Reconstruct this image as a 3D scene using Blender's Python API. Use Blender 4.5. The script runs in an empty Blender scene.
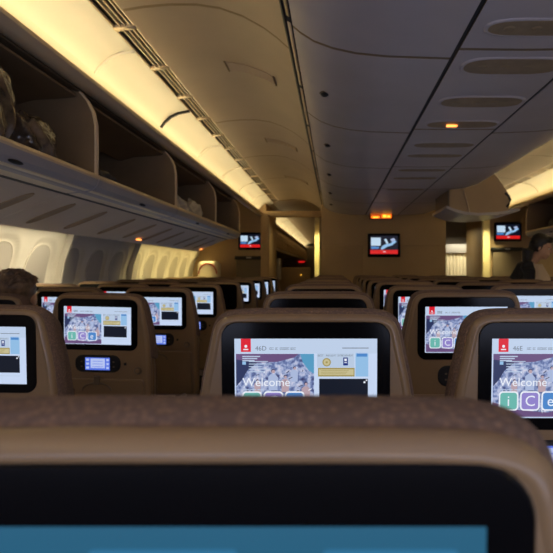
import bpy, bmesh, math, random
from mathutils import Vector, Matrix
random.seed(7)
SC = bpy.context.scene
COL = SC.collection
E = 1.2255                       # eye height above the cabin floor
PI = math.pi

# ------------------------------------------------------------------ camera
cam_d = bpy.data.cameras.new('camera'); cam = bpy.data.objects.new('camera', cam_d); COL.objects.link(cam)
cam.location = (0, 0, E); cam.rotation_euler = (PI/2, 0, 0)
cam_d.sensor_width = 36; cam_d.lens = 577/553*36
cam_d.shift_x = (276.5-335)/553; cam_d.shift_y = -6.5/553
cam_d.clip_start = 0.02
cam_d.dof.use_dof = True; cam_d.dof.focus_distance = 1.25; cam_d.dof.aperture_fstop = 9.5
SC.camera = cam
# ------------------------------------------------------------------ world, lights, exposure
w = bpy.data.worlds.new('world'); SC.world = w; w.use_nodes = True
w.node_tree.nodes['Background'].inputs[0].default_value = (0.30, 0.27, 0.26, 1)
w.node_tree.nodes['Background'].inputs[1].default_value = 0.02
SC.view_settings.view_transform = 'Standard'; SC.view_settings.look = 'None'
SC.view_settings.gamma = 1; SC.view_settings.use_curve_mapping = False
SC.view_settings.exposure = 0.0
def area(name, loc, sx, sy, direction, color, watts, spread=180):
    l = bpy.data.lights.new(name, 'AREA'); l.shape = 'RECTANGLE'; l.size = sx; l.size_y = sy
    l.color = color; l.energy = watts; l.spread = math.radians(spread)
    o = bpy.data.objects.new(name, l); COL.objects.link(o); o.location = loc
    d = Vector(direction).normalized()                      # local -Z points along d, local Y along the cabin
    z = -d; y = Vector((0, 1, 0)) if abs(d.y) < 0.9 else Vector((0, 0, 1)); x = y.cross(z).normalized(); y = z.cross(x)
    o.rotation_euler = Matrix((x, y, z)).transposed().to_euler()
    return o
WARM = (1.0, 0.80, 0.42)
CX = 0.68                        # centre line of the cabin
# fluorescent tubes lying in the troughs of the cove, left and right, near and far cabin
COVE_W = 1.7
for side in (-1, 1):
    for y0, y1, k in ((-5.8, -1.4, 1.3), (-1.4, 2.0, 1.0), (2.0, 5.4, 1.0), (5.4, 9.3, 0.9)):
        X = CX + side*(CX+1.19)
        area('cove_tube', (X, (y0+y1)/2, E+0.915), 0.02, y1-y0, (-side*0.95, 0, 1), WARM, COVE_W*k*(y1-y0))
area('cove_tube', (-1.19, 17.0, E+0.915), 0.02, 14.0, (0.5, 0, 1), WARM, COVE_W*0.8*14)
# side-wall wash tubes above the windows (the stretch from 4.75 to 6.35 is switched off)
for y0, y1, k, c in ((2.0, 4.68, 1.0, (1.0, 0.86, 0.56)), (6.46, 9.2, 0.85, (1.0, 0.78, 0.30))):
    area('sidewall_tube', (-1.93, (y0+y1)/2, E+0.37), 0.03, y1-y0, (-0.62, 0, -1), c, 4.0*k*(y1-y0), 100)
area('sidewall_tube', (3.30, 5, E+0.37), 0.03, 8, (0.62, 0, -1), (1.0, 0.80, 0.42), 12)
# galley light in the doorway beyond the right aisle, and the far left cabin
area('galley_lamp', (2.1, 10.6, E+0.75), 0.3, 0.6, (0, 0, -1), (1.0, 0.85, 0.5), 3)
area('galley_lamp', (-0.6, 9.9, E+0.80), 0.3, 0.5, (0, 0, -1), (1.0, 0.82, 0.4), 2.5)
# added bluish fill, unseen behind the viewer, to brighten the ceiling
area('ceiling_fill', (CX, -1.9, E-0.30), 4.2, 1.8, (0, 0.45, 1), (0.66, 0.72, 1.0), 62)
area('post_fill', (2.43, 8.95, E+0.92), 0.12, 0.05, (0, 0.42, -1), (1.0, 0.85, 0.40), 2.2, 60)  # added fill without a fixture, brightens the right door post
area('post_fill', (-0.295, 9.20, E+0.84), 0.08, 0.05, (0, 0.30, -1), (1.0, 0.85, 0.35), 1.6, 60)  # likewise added, brightens the left door post
area('curtain_lamp', (2.5, 11.1, E+0.75), 0.4, 0.05, (0, 0.5, -1), (1.0, 0.92, 0.70), 5, 120)
# added warm fill, unseen far behind the viewer, to lift the seat backs
area('aft_fill', (CX, -5.6, E+0.35), 3.0, 0.8, (0, 1, 0.0), (1.0, 0.74, 0.48), 17)

# ------------------------------------------------------------------ materials
def lin(c):
    c = c/255.0
    return c/12.92 if c <= 0.04045 else ((c+0.055)/1.055)**2.4
def rgb(r, g, b): return (lin(r), lin(g), lin(b), 1)
MATS = {}
def mat(name, color, rough=0.6, metal=0.0, noise=0.0, nscale=20, bump=0.0, bscale=200, spec=0.5, coat=0.0, trans=0.0, color2=None):
    m = bpy.data.materials.new(name); m.use_nodes = True; nt = m.node_tree; b = nt.nodes['Principled BSDF']
    b.inputs['Base Color'].default_value = color; b.inputs['Roughness'].default_value = rough
    b.inputs['Metallic'].default_value = metal; b.inputs['Specular IOR Level'].default_value = spec
    b.inputs['Coat Weight'].default_value = coat
    b.inputs['Transmission Weight'].default_value = trans
    tc = nt.nodes.new('ShaderNodeTexCoord')
    if noise or color2:
        n = nt.nodes.new('ShaderNodeTexNoise'); n.inputs['Scale'].default_value = nscale; n.inputs['Detail'].default_value = 4
        nt.links.new(tc.outputs['Object'], n.inputs['Vector'])
        r = nt.nodes.new('ShaderNodeValToRGB')
        c2 = color2 or tuple(min(1, c*(1+noise)) for c in color[:3])+(1,)
        c1 = color if color2 else tuple(c*(1-noise) for c in color[:3])+(1,)
        r.color_ramp.elements[0].color = c1; r.color_ramp.elements[0].position = 0.35
        r.color_ramp.elements[1].color = c2; r.color_ramp.elements[1].position = 0.65
        nt.links.new(n.outputs['Fac'], r.inputs['Fac']); nt.links.new(r.outputs['Color'], b.inputs['Base Color'])
    if bump:
        n = nt.nodes.new('ShaderNodeTexNoise'); n.inputs['Scale'].default_value = bscale; n.inputs['Detail'].default_value = 3
        nt.links.new(tc.outputs['Object'], n.inputs['Vector'])
        bp = nt.nodes.new('ShaderNodeBump'); bp.inputs['Strength'].default_value = bump; bp.inputs['Distance'].default_value = 0.002
        nt.links.new(n.outputs['Fac'], bp.inputs['Height']); nt.links.new(bp.outputs['Normal'], b.inputs['Normal'])
    MATS[name] = m; return m
def glow(name, color, strength=1.0):
    m = bpy.data.materials.new(name); m.use_nodes = True; nt = m.node_tree; b = nt.nodes['Principled BSDF']
    b.inputs['Base Color'].default_value = (0, 0, 0, 1); b.inputs['Roughness'].default_value = 0.3
    b.inputs['Emission Color'].default_value = color; b.inputs['Emission Strength'].default_value = strength
    MATS[name] = m; return m
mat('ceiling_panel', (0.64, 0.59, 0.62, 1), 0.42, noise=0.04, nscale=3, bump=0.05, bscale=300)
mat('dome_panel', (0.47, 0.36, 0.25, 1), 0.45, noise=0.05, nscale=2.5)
mat('gasket', (0.26, 0.18, 0.09, 1), 0.6)
mat('dark_slot', (0.012, 0.011, 0.012, 1), 0.6)
mat('cream_panel', (0.80, 0.72, 0.56, 1), 0.45, noise=0.03, nscale=3)
mat('cove_white', (0.85, 0.80, 0.68, 1), 0.5)
mat('sidewall', (0.72, 0.68, 0.60, 1), 0.5, noise=0.03, nscale=4)
mat('shade_grey', (0.44, 0.41, 0.37, 1), 0.5)
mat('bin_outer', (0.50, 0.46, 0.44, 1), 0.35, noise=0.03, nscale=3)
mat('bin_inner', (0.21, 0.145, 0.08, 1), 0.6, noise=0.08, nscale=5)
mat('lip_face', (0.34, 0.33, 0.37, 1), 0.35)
mat('lip_edge', (0.66, 0.52, 0.34, 1), 0.35)
mat('service_grey', (0.66, 0.57, 0.46, 1), 0.45, noise=0.04, nscale=4)
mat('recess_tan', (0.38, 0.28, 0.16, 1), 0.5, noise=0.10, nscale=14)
mat('bulkhead', (0.44, 0.31, 0.17, 1), 0.6, noise=0.05, nscale=2)
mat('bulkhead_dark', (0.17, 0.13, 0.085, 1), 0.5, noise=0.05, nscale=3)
mat('pale_trim', (0.75, 0.66, 0.38, 1), 0.45)
mat('carpet', (0.06, 0.045, 0.04, 1), 0.95, noise=0.3, nscale=60, bump=0.5)
mat('shell_plastic', (0.285, 0.188, 0.100, 1), 0.30, noise=0.04, nscale=6, coat=0.15)
mat('shell_trim', (0.18, 0.13, 0.08, 1), 0.4)
mat('seat_frame', (0.12, 0.11, 0.10, 1), 0.4, metal=0.6)
mat('bezel_black', (0.004, 0.004, 0.005, 1), 0.15, spec=0.2)
mat('rubber_black', (0.01, 0.01, 0.01, 1), 0.5)
mat('mag_paper', (0.5, 0.42, 0.35, 1), 0.5, noise=0.4, nscale=20)
# woven seat fabric: brown with small lighter spots
m = bpy.data.materials.new('fabric'); m.use_nodes = True; nt = m.node_tree; b = nt.nodes['Principled BSDF']
tc = nt.nodes.new('ShaderNodeTexCoord'); v = nt.nodes.new('ShaderNodeTexVoronoi'); v.inputs['Scale'].default_value = 190
r = nt.nodes.new('ShaderNodeValToRGB'); r.color_ramp.elements[0].color = (0.27, 0.17, 0.115, 1); r.color_ramp.elements[1].color = (0.165, 0.11, 0.085, 1)
r.color_ramp.elements[0].position = 0.15; r.color_ramp.elements[1].position = 0.55
nt.links.new(tc.outputs['Object'], v.inputs['Vector']); nt.links.new(v.outputs['Distance'], r.inputs['Fac']); nt.links.new(r.outputs['Color'], b.inputs['Base Color'])
bp = nt.nodes.new('ShaderNodeBump'); bp.inputs['Strength'].default_value = 0.5; bp.inputs['Distance'].default_value = 0.002
nt.links.new(v.outputs['Distance'], bp.inputs['Height']); nt.links.new(bp.outputs['Normal'], b.inputs['Normal'])
b.inputs['Roughness'].default_value = 0.9; MATS['fabric'] = m
# screens
DS = 0.92
glow('ui_white', rgb(205, 222, 250), DS); glow('ui_header', rgb(196, 214, 240), DS); glow('ui_red', rgb(225, 20, 40), DS)
glow('ui_grey', rgb(120, 130, 145), DS*0.8); glow('ui_dark', rgb(20, 26, 40), DS); glow('ui_text', rgb(240, 245, 255), DS)
glow('ui_gold', rgb(165, 150, 85), DS); glow('ui_goldlight', rgb(205, 195, 150), DS); glow('ui_blue', rgb(25, 50, 130), DS)
glow('ui_paleblue', rgb(150, 195, 235), DS); glow('ui_pale', rgb(190, 208, 232), DS)
glow('ui_teal', rgb(110, 188, 178), DS); glow('ui_violet', rgb(148, 134, 208), DS); glow('ui_sky', rgb(78, 138, 208), DS)
glow('ui_plum', rgb(108, 82, 128), DS); glow('ui_cyan', rgb(90, 160, 200), DS); glow('ui_figure', rgb(175, 190, 225), DS)
glow('ui_peach', rgb(190, 165, 175), DS); glow('ui_navy', rgb(45, 55, 95), DS)
glow('tv_red', rgb(215, 25, 25), 1.0); glow('tv_navy', rgb(8, 16, 34), 1.0); glow('tv_white', rgb(190, 215, 235), 1.0)
glow('phone_blue', rgb(90, 120, 235), 0.9); glow('phone_white', rgb(190, 205, 250), 0.9)
glow('near_teal', rgb(34, 92, 122), 1.0); glow('near_blue', rgb(44, 110, 148), 1.0)
glow('amber', rgb(255, 120, 10), 1.6); glow('amber_dim', rgb(190, 75, 5), 0.9); glow('amber_hot', rgb(255, 190, 60), 2.2)
glow('lamp_orange', rgb(255, 150, 70), 3.0)
m = glow('ui_photo', rgb(120, 140, 185), DS); nt = m.node_tree; b = nt.nodes['Principled BSDF']
tc = nt.nodes.new('ShaderNodeTexCoord'); v = nt.nodes.new('ShaderNodeTexNoise'); v.inputs['Scale'].default_value = 110; v.inputs['Detail'].default_value = 5
r = nt.nodes.new('ShaderNodeValToRGB'); cr = r.color_ramp
cr.elements[0].position = 0.3; cr.elements[0].color = rgb(62, 64, 108); cr.elements[1].position = 0.68; cr.elements[1].color = rgb(215, 215, 235)
e = cr.elements.new(0.45); e.color = rgb(112, 130, 180); e = cr.elements.new(0.53); e.color = rgb(165, 178, 215)
nt.links.new(tc.outputs['Object'], v.inputs['Vector']); nt.links.new(v.outputs['Fac'], r.inputs['Fac']); nt.links.new(r.outputs['Color'], b.inputs['Emission Color'])
# luggage, people, cloth
mat('plastic_wrap', (0.085, 0.062, 0.045, 1), 0.20, noise=0.6, nscale=14, bump=0.6, bscale=14, coat=0.3)
mat('pale_bag', (0.55, 0.50, 0.42, 1), 0.5, noise=0.2, nscale=12)
mat('dark_bag', (0.05, 0.045, 0.045, 1), 0.5, noise=0.3, nscale=15)
mat('brown_bag', (0.16, 0.09, 0.05, 1), 0.6, noise=0.3, nscale=15)
mat('skin', (0.62, 0.37, 0.25, 1), 0.5)
mat('hair_dark', (0.012, 0.010, 0.010, 1), 0.45, bump=0.6, bscale=120)
mat('hair_brown', (0.085, 0.055, 0.035, 1), 0.5, color2=(0.20, 0.13, 0.08, 1), nscale=45, bump=0.9, bscale=110)
mat('jacket', (0.012, 0.013, 0.018, 1), 0.7)
mat('blouse', (0.62, 0.50, 0.38, 1), 0.8)
mat('jumper', (0.05, 0.05, 0.06, 1), 0.9)
mat('curtain', (0.78, 0.70, 0.50, 1), 0.8)
mat('red_paint', (0.45, 0.05, 0.03, 1), 0.4)
mat('steel', (0.5, 0.48, 0.44, 1), 0.3, metal=0.9)

# ------------------------------------------------------------------ mesh helpers
class MB:
    def __init__(s): s.bm = bmesh.new(); s.mats = []; s.cur = 0; s.f = None
    def use(s, m):
        if m not in s.mats: s.mats.append(m)
        s.cur = s.mats.index(m); return s
    def face(s, vs, smooth=False):
        try: f = s.bm.faces.new(vs)
        except ValueError: return
        f.material_index = s.cur; f.smooth = smooth
    def v(s, p): return s.bm.verts.new(s.f(p) if s.f else p)
    def loft(s, rings, cap0=True, cap1=True, smooth=True, closed=True):
        R = [[s.v(p) for p in r] for r in rings]; n = len(R[0])
        for a, b in zip(R[:-1], R[1:]):
            for i in range(n if closed else n-1):
                j = (i+1) % n; s.face((a[i], a[j], b[j], b[i]), smooth)
        if cap0: s.face(list(reversed(R[0])))
        if cap1: s.face(R[-1])
        return s
    def box(s, x0, x1, y0, y1, z0, z1, bev=0.0):
        if bev <= 0:
            return s.loft([[(x0, y0, z), (x1, y0, z), (x1, y1, z), (x0, y1, z)] for z in (z0, z1)], smooth=False)
        rs = []
        for z, k in ((z0, bev), (z0+bev*0.3, bev*0.3), (z0+bev, 0), (z1-bev, 0), (z1-bev*0.3, bev*0.3), (z1, bev)):
            a, b_, c, d = x0+k, x1-k, y0+k, y1-k; q = bev
            rs.append([(a+q, c, z), (b_-q, c, z), (b_-q*.3, c+q*.3, z), (b_, c+q, z), (b_, d-q, z), (b_-q*.3, d-q*.3, z), (b_-q, d, z), (a+q, d, z), (a+q*.3, d-q*.3, z), (a, d-q, z), (a, c+q, z), (a+q*.3, c+q*.3, z)])
        return s.loft(rs)
    def prism_y(s, pts, y0, y1, smooth=False):
        return s.loft([[(x, y0, z) for x, z in pts], [(x, y1, z) for x, z in pts]], smooth=smooth)
    def sheet_y(s, pts, y0, y1, t, smooth=True):
        """a curved sheet along Y of thickness t, lying above (outside) the polyline pts (x, z)"""
        up = []
        for i, p in enumerate(pts):
            a = Vector(pts[max(i-1, 0)]); b = Vector(pts[min(i+1, len(pts)-1)]); d = (b-a).normalized()
            up.append((p[0]-d.y*t, p[1]+d.x*t))
        return s.prism_y(list(pts)+up[::-1], y0, y1, smooth)
    def tube(s, pts, r, n=8, smooth=True):
        rs = []
        for i, p in enumerate(pts):
            p = Vector(p); a = Vector(pts[max(i-1, 0)]); b = Vector(pts[min(i+1, len(pts)-1)]); d = (b-a).normalized()
            u = d.cross(Vector((0, 0, 1)) if abs(d.z) < 0.9 else Vector((1, 0, 0))).normalized(); w_ = d.cross(u)
            rr = r[i] if isinstance(r, (list, tuple)) else r
            rs.append([tuple(p+u*rr*math.cos(2*PI*k/n)+w_*rr*math.sin(2*PI*k/n)) for k in range(n)])
        return s.loft(rs, smooth=smooth)
    def ell(s, c, r, nu=16, nv=10, e=1.0):
        rs = []
        for j in range(1, nv):
            t = PI*j/nv; z = -math.cos(t); q = math.sin(t)
            z = math.copysign(abs(z)**e, z); q = q**e
            ring = []
            for i in range(nu):
                a = 2*PI*i/nu; cx, cy = math.cos(a), math.sin(a)
                ring.append((c[0]+r[0]*q*math.copysign(abs(cx)**e, cx), c[1]+r[1]*q*math.copysign(abs(cy)**e, cy), c[2]+r[2]*z))
            rs.append(ring)
        return s.loft(rs)
    def flat(s, pts, smooth=False):
        s.face([s.v(p) for p in pts], smooth); return s
    def make(s, name, parent=None):
        me = bpy.data.meshes.new(name); s.bm.normal_update()
        bmesh.ops.recalc_face_normals(s.bm, faces=s.bm.faces[:]) if not getattr(s, 'keep', False) else None
        for e_ in s.bm.edges:
            if len(e_.link_faces) == 2 and e_.calc_face_angle(0) > 0.75: e_.smooth = False
        s.bm.to_mesh(me); s.bm.free()
        for m_ in s.mats: me.materials.append(MATS[m_])
        o = bpy.data.objects.new(name, me); COL.objects.link(o)
        if parent is not None: o.parent = parent
        return o
def tag(o, label=None, cat=None, group=None, kind=None):
    if label: o['label'] = label
    if cat: o['category'] = cat
    if group: o['group'] = group
    if kind: o['kind'] = kind
    return o
def struct(o): o['kind'] = 'structure'; return o
def empty(name, loc=(0, 0, 0)):
    o = bpy.data.objects.new(name, None); COL.objects.link(o); o.location = loc; o.empty_display_size = 0.1; return o
def copy_tree(o, parent=None):
    c = o.copy(); COL.objects.link(c); c.parent = parent
    for ch in [x for x in bpy.data.objects if x.parent == o]: copy_tree(ch, c)
    return c
def text_polys(body, size):
    cu = bpy.data.curves.new('lettering', 'FONT'); cu.body = body; cu.size = size; cu.fill_mode = 'FRONT'; cu.resolution_u = 3
    o = bpy.data.objects.new('lettering', cu); COL.objects.link(o)
    dg = bpy.context.evaluated_depsgraph_get(); me = o.evaluated_get(dg).to_mesh()
    polys = [[tuple(me.vertices[i].co) for i in p.vertices] for p in me.polygons]
    o.evaluated_get(dg).to_mesh_clear(); bpy.data.objects.remove(o); bpy.data.curves.remove(cu)
    return polys
def L(*p): return [(a, E+b) for a, b in p]

# ------------------------------------------------------------------ structure: floor, ceilings, walls
o = MB().use('carpet'); o.box(-2.3, 3.66, -6.1, 30, -0.05, 0); struct(o.make('floor'))
SEAM = 1.19
seams = [2.19+SEAM*k for k in range(-6, 6)]
prof_c = [(-0.16, 0.925), (-0.13, 0.90), (-0.08, 0.868), (-0.01, 0.842), (0.08, 0.822), (0.20, 0.810), (0.435, 0.802)]
def mir(p): return [(2*CX-a, b) for a, b in p][::-1]
def panels(name, prof, segs, material, t=0.02, back=True):
    m_ = MB().use(material)
    for a, b in segs: m_.sheet_y(L(*prof), a+0.012, b-0.012, t)
    if back:
        m_.use('gasket'); pr = [(x, z+0.0006) for x, z in prof]; m_.sheet_y(L(*pr), segs[0][0], segs[-1][1], 0.01)
    return struct(m_.make(name))
segs = [(a, b) for a, b in zip(seams[:-1], seams[1:])]; segs[-1] = (segs[-1][0], 8.42)
panels('ceiling', prof_c, segs, 'ceiling_panel')
panels('ceiling', mir(prof_c), segs, 'ceiling_panel')
# flat centre band that carries the service panels
segb = [(a-0.1, b-0.1) for a, b in segs]; segb[-1] = (segb[-1][0], 8.42)
panels('ceiling', [(0.452, 0.80), (0.68, 0.797), (0.908, 0.80)], segb, 'ceiling_panel')
for X in (0.4435, 0.9165):
    struct(MB().use('dark_slot').box(X-0.0085, X+0.0085, -5.9, 8.42, E+0.806, E+0.83).make('trim_1'))
# slot rail between centre ceiling and aisle dome
for s_, nm in ((1, 'trim_2'), (-1, 'trim_3')):
    f = (lambda p: p) if s_ == 1 else mir
    struct(MB().use('dark_slot').sheet_y(L(*f([(-0.20, 0.962), (-0.155, 0.932)])), -5.9, 9.3, 0.01).make(nm))
    m_ = MB().use('lip_edge')
    y = -5.8
    while y < 9:
        m_.sheet_y(L(*f([(-0.182, 0.946), (-0.170, 0.938)])), y, y+0.74, 0.005); y += 0.80
    struct(m_.make(nm))
    m_ = MB().use('rubber_black'); m_.sheet_y(L(*f([(-0.200, 0.958), (-0.190, 0.950)])), -5.9, 9.3, 0.008); struct(m_.make(nm))
dome = [(-0.92, 1.125), (-0.83, 1.140), (-0.72, 1.150), (-0.60, 1.150), (-0.50, 1.135), (-0.40, 1.100), (-0.31, 1.050), (-0.25, 1.005), (-0.20, 0.960)]
dsegs = [(-5.9, 1.6), (1.6, 2.5), (2.5, 4.42), (4.42, 5.8), (5.8, 7.2), (7.2, 9.4)]
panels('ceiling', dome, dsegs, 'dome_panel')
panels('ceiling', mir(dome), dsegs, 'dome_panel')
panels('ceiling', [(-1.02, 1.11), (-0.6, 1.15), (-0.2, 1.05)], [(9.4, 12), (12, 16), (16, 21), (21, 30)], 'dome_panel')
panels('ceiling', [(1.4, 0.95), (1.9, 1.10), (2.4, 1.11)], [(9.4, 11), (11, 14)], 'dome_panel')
# cove: lit panel, louvred vent
cove = [(-1.215, 1.00), (-1.19, 1.035), (-1.15, 1.072), (-1.10, 1.096), (-1.02, 1.112)]
def cove_set(f, y0, y1, n):
    m_ = MB().use('cove_white')
    ys = [y0]; y = 4.02 - 1.1*9
    while y < y1:
        if y > y0: ys.append(y)
        y += 1.1
    ys.append(y1)
    for a, b in zip(ys[:-1], ys[1:]): m_.sheet_y(L(*f(cove)), a+0.005, b-0.005, 0.012)
    m_.use('gasket').sheet_y(L(*f([(x, z+0.008) for x, z in cove])), y0, y1, 0.006)
    for yy in ys[1:-1]:           # joint ribs; the one at about four metres is a black rubber joint
        first = abs(yy-4.02) < 0.1
        m_.use('rubber_black' if first else 'cove_white'); q = 0.012 if first else 0.007
        rib = [(x+0.012*0.6, z-0.012) for x, z in cove]; m_.sheet_y(L(*f(rib)), yy-q, yy+q, 0.012)
    m_.use('cove_white').sheet_y(L(*f([(-1.235, 0.885), (-1.235, 0.97), (-1.212, 1.01)])), y0, y1, 0.01)
    struct(m_.make('trim_%d' % n))
    m_ = MB().use('dark_slot').sheet_y(L(*f([(-1.02, 1.13), (-0.92, 1.142)])), y0, y1, 0.01)
    m_.use('lip_edge')
    for x in (-1.018, -0.985, -0.962, -0.940, -0.921):
        wd = 0.006 if x in (-1.018, -0.921) else 0.0035
        z = 1.112+(x+1.02)*0.13
        m_.sheet_y(L(*f([(x-wd, z-0.001), (x+wd, z+0.001)])), y0, y1, 0.012)
    y = 2.67-0.532*16
    while y < y1-0.05:
        if y > y0: m_.sheet_y(L(*f([(-1.02, 1.1105), (-0.92, 1.1235)])), y-0.022, y+0.022, 0.014)
        y += 0.532
    struct(m_.make('trim_%d' % (n+1)))
    # rounded nose under the cove that hides the tube
    nose = [(-1.235, 0.885), (-1.228, 0.872), (-1.205, 0.868), (-1.178, 0.878), (-1.160, 0.897), (-1.160, 0.915), (-1.172, 0.917), (-1.180, 0.900), (-1.20, 0.893), (-1.235, 0.893)]
    struct(MB().use('lip_edge').prism_y(L(*f(nose)), y0, y1, True).make('trim_%d' % (n+2)))
ident = lambda p: p
cove_set(ident, -5.9, 9.4, 4)
cove_set(mir, -5.9, 9.4, 7)
cove_set(ident, 9.42, 29, 10)
# side walls with dished window surrounds
WINS = [3.93+0.5334*k for k in range(-3, 11)]
def wall_x(h):
    pts = [(-1.23, -2.14), (-0.7, -2.30), (-0.3, -2.33), (0.0, -2.30), (0.30, -2.20), (0.5, -2.10), (1.3, -1.60)]
    for (a, xa), (b, xb) in zip(pts[:-1], pts[1:]):
        if h <= b:
            t = (h-a)/(b-a); t2 = t*t*(3-2*t)*0.3+t*0.7; return xa+(xb-xa)*t2
    return pts[-1][1]
def dish(y, h):
    d = 0.0
    for c in WINS:
        q = (abs(y-c)/0.205)**2.6+(abs(h+0.0)/0.235)**3.0
        if q < 1.15: d = max(d, min(1, (1.15-q)/0.32))
    s_ = min(abs(y-(4.75+1.0668*k)) for k in range(-3, 5))
    ridge = 0.010*max(0, 1-s_/0.03)
    return -0.020*d*d*(3-2*d)+ridge*(1 if s_ < 0.03 else 0)
def side_wall(sign, name):
    m_ = MB().use('sidewall'); ys = []; y = 1.5
    while y < 9.45: ys.append(y); y += 0.0135
    if sign > 0: ys = [1.5, 9.5]
    ys = [-6.0]+ys+[30 if sign < 0 else 14]
    hs = [-1.2255, -0.9, -0.6]+[-0.32+0.02*k for k in range(35)]+[0.5, 0.9, 1.3]
    def P(y, h):
        x = wall_x(h)+(dish(y, h) if (1.6 < y < 9.4 and sign < 0) else 0)
        return (x, y, E+h) if sign < 0 else (2*CX-x, y, E+h)
    G = [[m_.v(P(y, h)) for h in hs] for y in ys]
    for a, b in zip(G[:-1], G[1:]):
        for i in range(len(hs)-1): m_.face((a[i], a[i+1], b[i+1], b[i]), True)
    m_.loft([[(x*1, y, z) for x, z in ((-2.42 if sign < 0 else 2*CX+2.42, 0), (-2.40 if sign < 0 else 2*CX+2.40, 0))]+[] for y in (-1.4, 14)], cap0=False, cap1=False, closed=False)
    return struct(m_.make(name))
side_wall(-1, 'wall_left'); side_wall(1, 'wall_right')
for k, c in enumerate(WINS):
    root = MB().use('sidewall')
    def ov(rx, rz, d, c=c):
        r_ = []
        for i in range(32):
            a = 2*PI*i/32; ca, sa = math.cos(a), math.sin(a)
            h = rz*math.copysign(abs(sa)**0.75, sa); y = c+rx*math.copysign(abs(ca)**0.85, ca)
            r_.append((wall_x(h)+d, y, E+h))
        return r_
    root.loft([ov(0.172, 0.205, -0.06), ov(0.172, 0.205, -0.014), ov(0.163, 0.196, -0.012), ov(0.157, 0.190, -0.018)])
    wn = struct(root.make('window_%d' % (k+1)))
    MB().use('shade_grey').loft([ov(0.158, 0.191, -0.05), ov(0.158, 0.191, -0.017)]).make('window_shade', wn)
for yb in (4.75, 6.40):        # added baffles on the side wall that cut the wash light between stretches
    hs = [-0.6, -0.3, -0.1, 0.05, 0.15, 0.25, 0.34]
    m_ = MB().use('sidewall').prism_y([(wall_x(h)+0.055, E+h) for h in hs]+[(-1.75, E+0.36), (-1.75, E+0.42), (wall_x(0.42)-0.03, E+0.42)]+[(wall_x(h)-0.03, E+h) for h in hs[::-1]], yb-0.012, yb+0.012)
    struct(m_.make('trim_16'))
struct(MB().use('bulkhead').box(-2.4, 3.7, -6.1, -5.95, 0, E+1.2).make('wall_back'))
struct(MB().use('bulkhead').box(-2.4, 3.7, 30, 30.1, 0, E+1.2).make('wall_far'))
struct(MB().use('ceiling_panel').box(-2.6, 3.9, -6.1, 30, E+1.30, E+1.34).make('ceiling'))
# centre bulkhead (lavatory block) with a sloping seam between upper and lower facing
def bulk(name, x0, x1, y0, y1, h1, m_='bulkhead'):
    return struct(MB().use(m_).box(x0, x1, y0, y1, 0, E+h1, 0.012).make(name))
bulk('wall_front', -0.20, 1.62, 8.42, 10.4, 1.05)
m_ = MB().use('bulkhead'); m_.box(-0.17, 0.40, 8.405, 8.43, 0.02, E+0.36, 0.008); m_.box(0.41, 1.59, 8.405, 8.43, 0.02, E+0.36, 0.008)
struct(m_.make('wall_front'))
bulk('wall_front', -2.32, -1.12, 9.40, 11.0, 1.15)
bulk('wall_front', 2.50, 3.66, 9.40, 11.0, 1.15)
# header beams over the two aisles
struct(MB().use('bulkhead').box(-1.14, -0.18, 9.36, 9.50, E+0.86, E+0.96, 0.02).make('trim_13'))
struct(MB().use('bulkhead').box(1.60, 2.52, 9.36, 9.50, E+0.95, E+1.15, 0.02).make('trim_13'))
# pale vertical door-frame posts
struct(MB().use('pale_trim').box(-0.335, -0.255, 9.44, 9.52, 0, E+0.86, 0.01).make('door_1'))
struct(MB().use('pale_trim').box(2.385, 2.50, 9.30, 9.42, 0, E+1.0, 0.01).make('door_2'))
struct(MB().use('bulkhead').box(-1.20, -1.06, 9.30, 9.42, 0, E+0.90, 0.02).make('door_3'))
# beyond the right aisle: cross wall with opening for the galley curtain
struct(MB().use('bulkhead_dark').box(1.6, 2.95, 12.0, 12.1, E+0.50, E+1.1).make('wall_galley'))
struct(MB().use('shade_grey').box(1.9, 2.95, 11.55, 11.7, E+0.34, E+0.52, 0.01).make('wall_galley'))
struct(MB().use('bulkhead').box(2.80, 3.2, 11.3, 12.1, 0, E+1.1).make('wall_galley'))
# beyond the left aisle: a low class divider
struct(MB().use('bulkhead').box(-2.3, -0.60, 14.0, 14.1, 0, E+0.06, 0.02).make('wall_divider'))
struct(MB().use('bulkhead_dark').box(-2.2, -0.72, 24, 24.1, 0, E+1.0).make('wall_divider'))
struct(MB().use('bulkhead').box(-0.10, 0.4, 10.4, 28, 0, E+1.15).make('wall_aisle'))

# ------------------------------------------------------------------ seats
ST = 1.15                                   # seat top above floor
half = [(0.0, 0.0), (0.06, 0.0), (0.11, -0.0005), (0.135, -0.0016), (0.150, -0.0042), (0.160, -0.0078), (0.168, -0.0125), (0.175, -0.0185), (0.181, -0.0275), (0.1855, -0.040), (0.190, -0.060),
        (0.196, -0.09), (0.204, -0.125), (0.211, -0.165), (0.2165, -0.22), (0.2205, -0.30), (0.222, -0.42), (0.222, -0.55), (0.216, -0.585), (0.20, -0.60)]
def outline(inset, zmin=-9, dz=0.0):
    pts = [(x, z) for x, z in half]
    if zmin > -9:
        pts = [p for p in pts if p[1] > zmin+0.02]; x = pts[-1][0]+0.004; pts += [(x, zmin+0.018), (x-0.006, zmin+0.005), (x-0.018, zmin)]
    full = pts+[(-x, z) for x, z in pts[:0:-1]]
    out = []; n = len(full)
    for i, p in enumerate(full):
        a = Vector(full[i-1]); b = Vector(full[(i+1) % n]); d = (b-a).normalized()
        out.append((p[0]+d.y*inset, p[1]-d.x*inset+dz))
    return out
def lean(p):
    x, y, z = p; return (x, y+(-0.10-z)*0.06, ST+z)
def rrect(x0, x1, z0, z1, r, n=5):
    pts = []
    for cx, cz, a0 in ((x1-r, z1-r, 0), (x0+r, z1-r, 90), (x0+r, z0+r, 180), (x1-r, z0+r, 270)):
        for k in range(n+1):
            a = math.radians(a0+90*k/n); pts.append((cx+r*math.cos(a), cz+r*math.sin(a)))
    return pts
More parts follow.
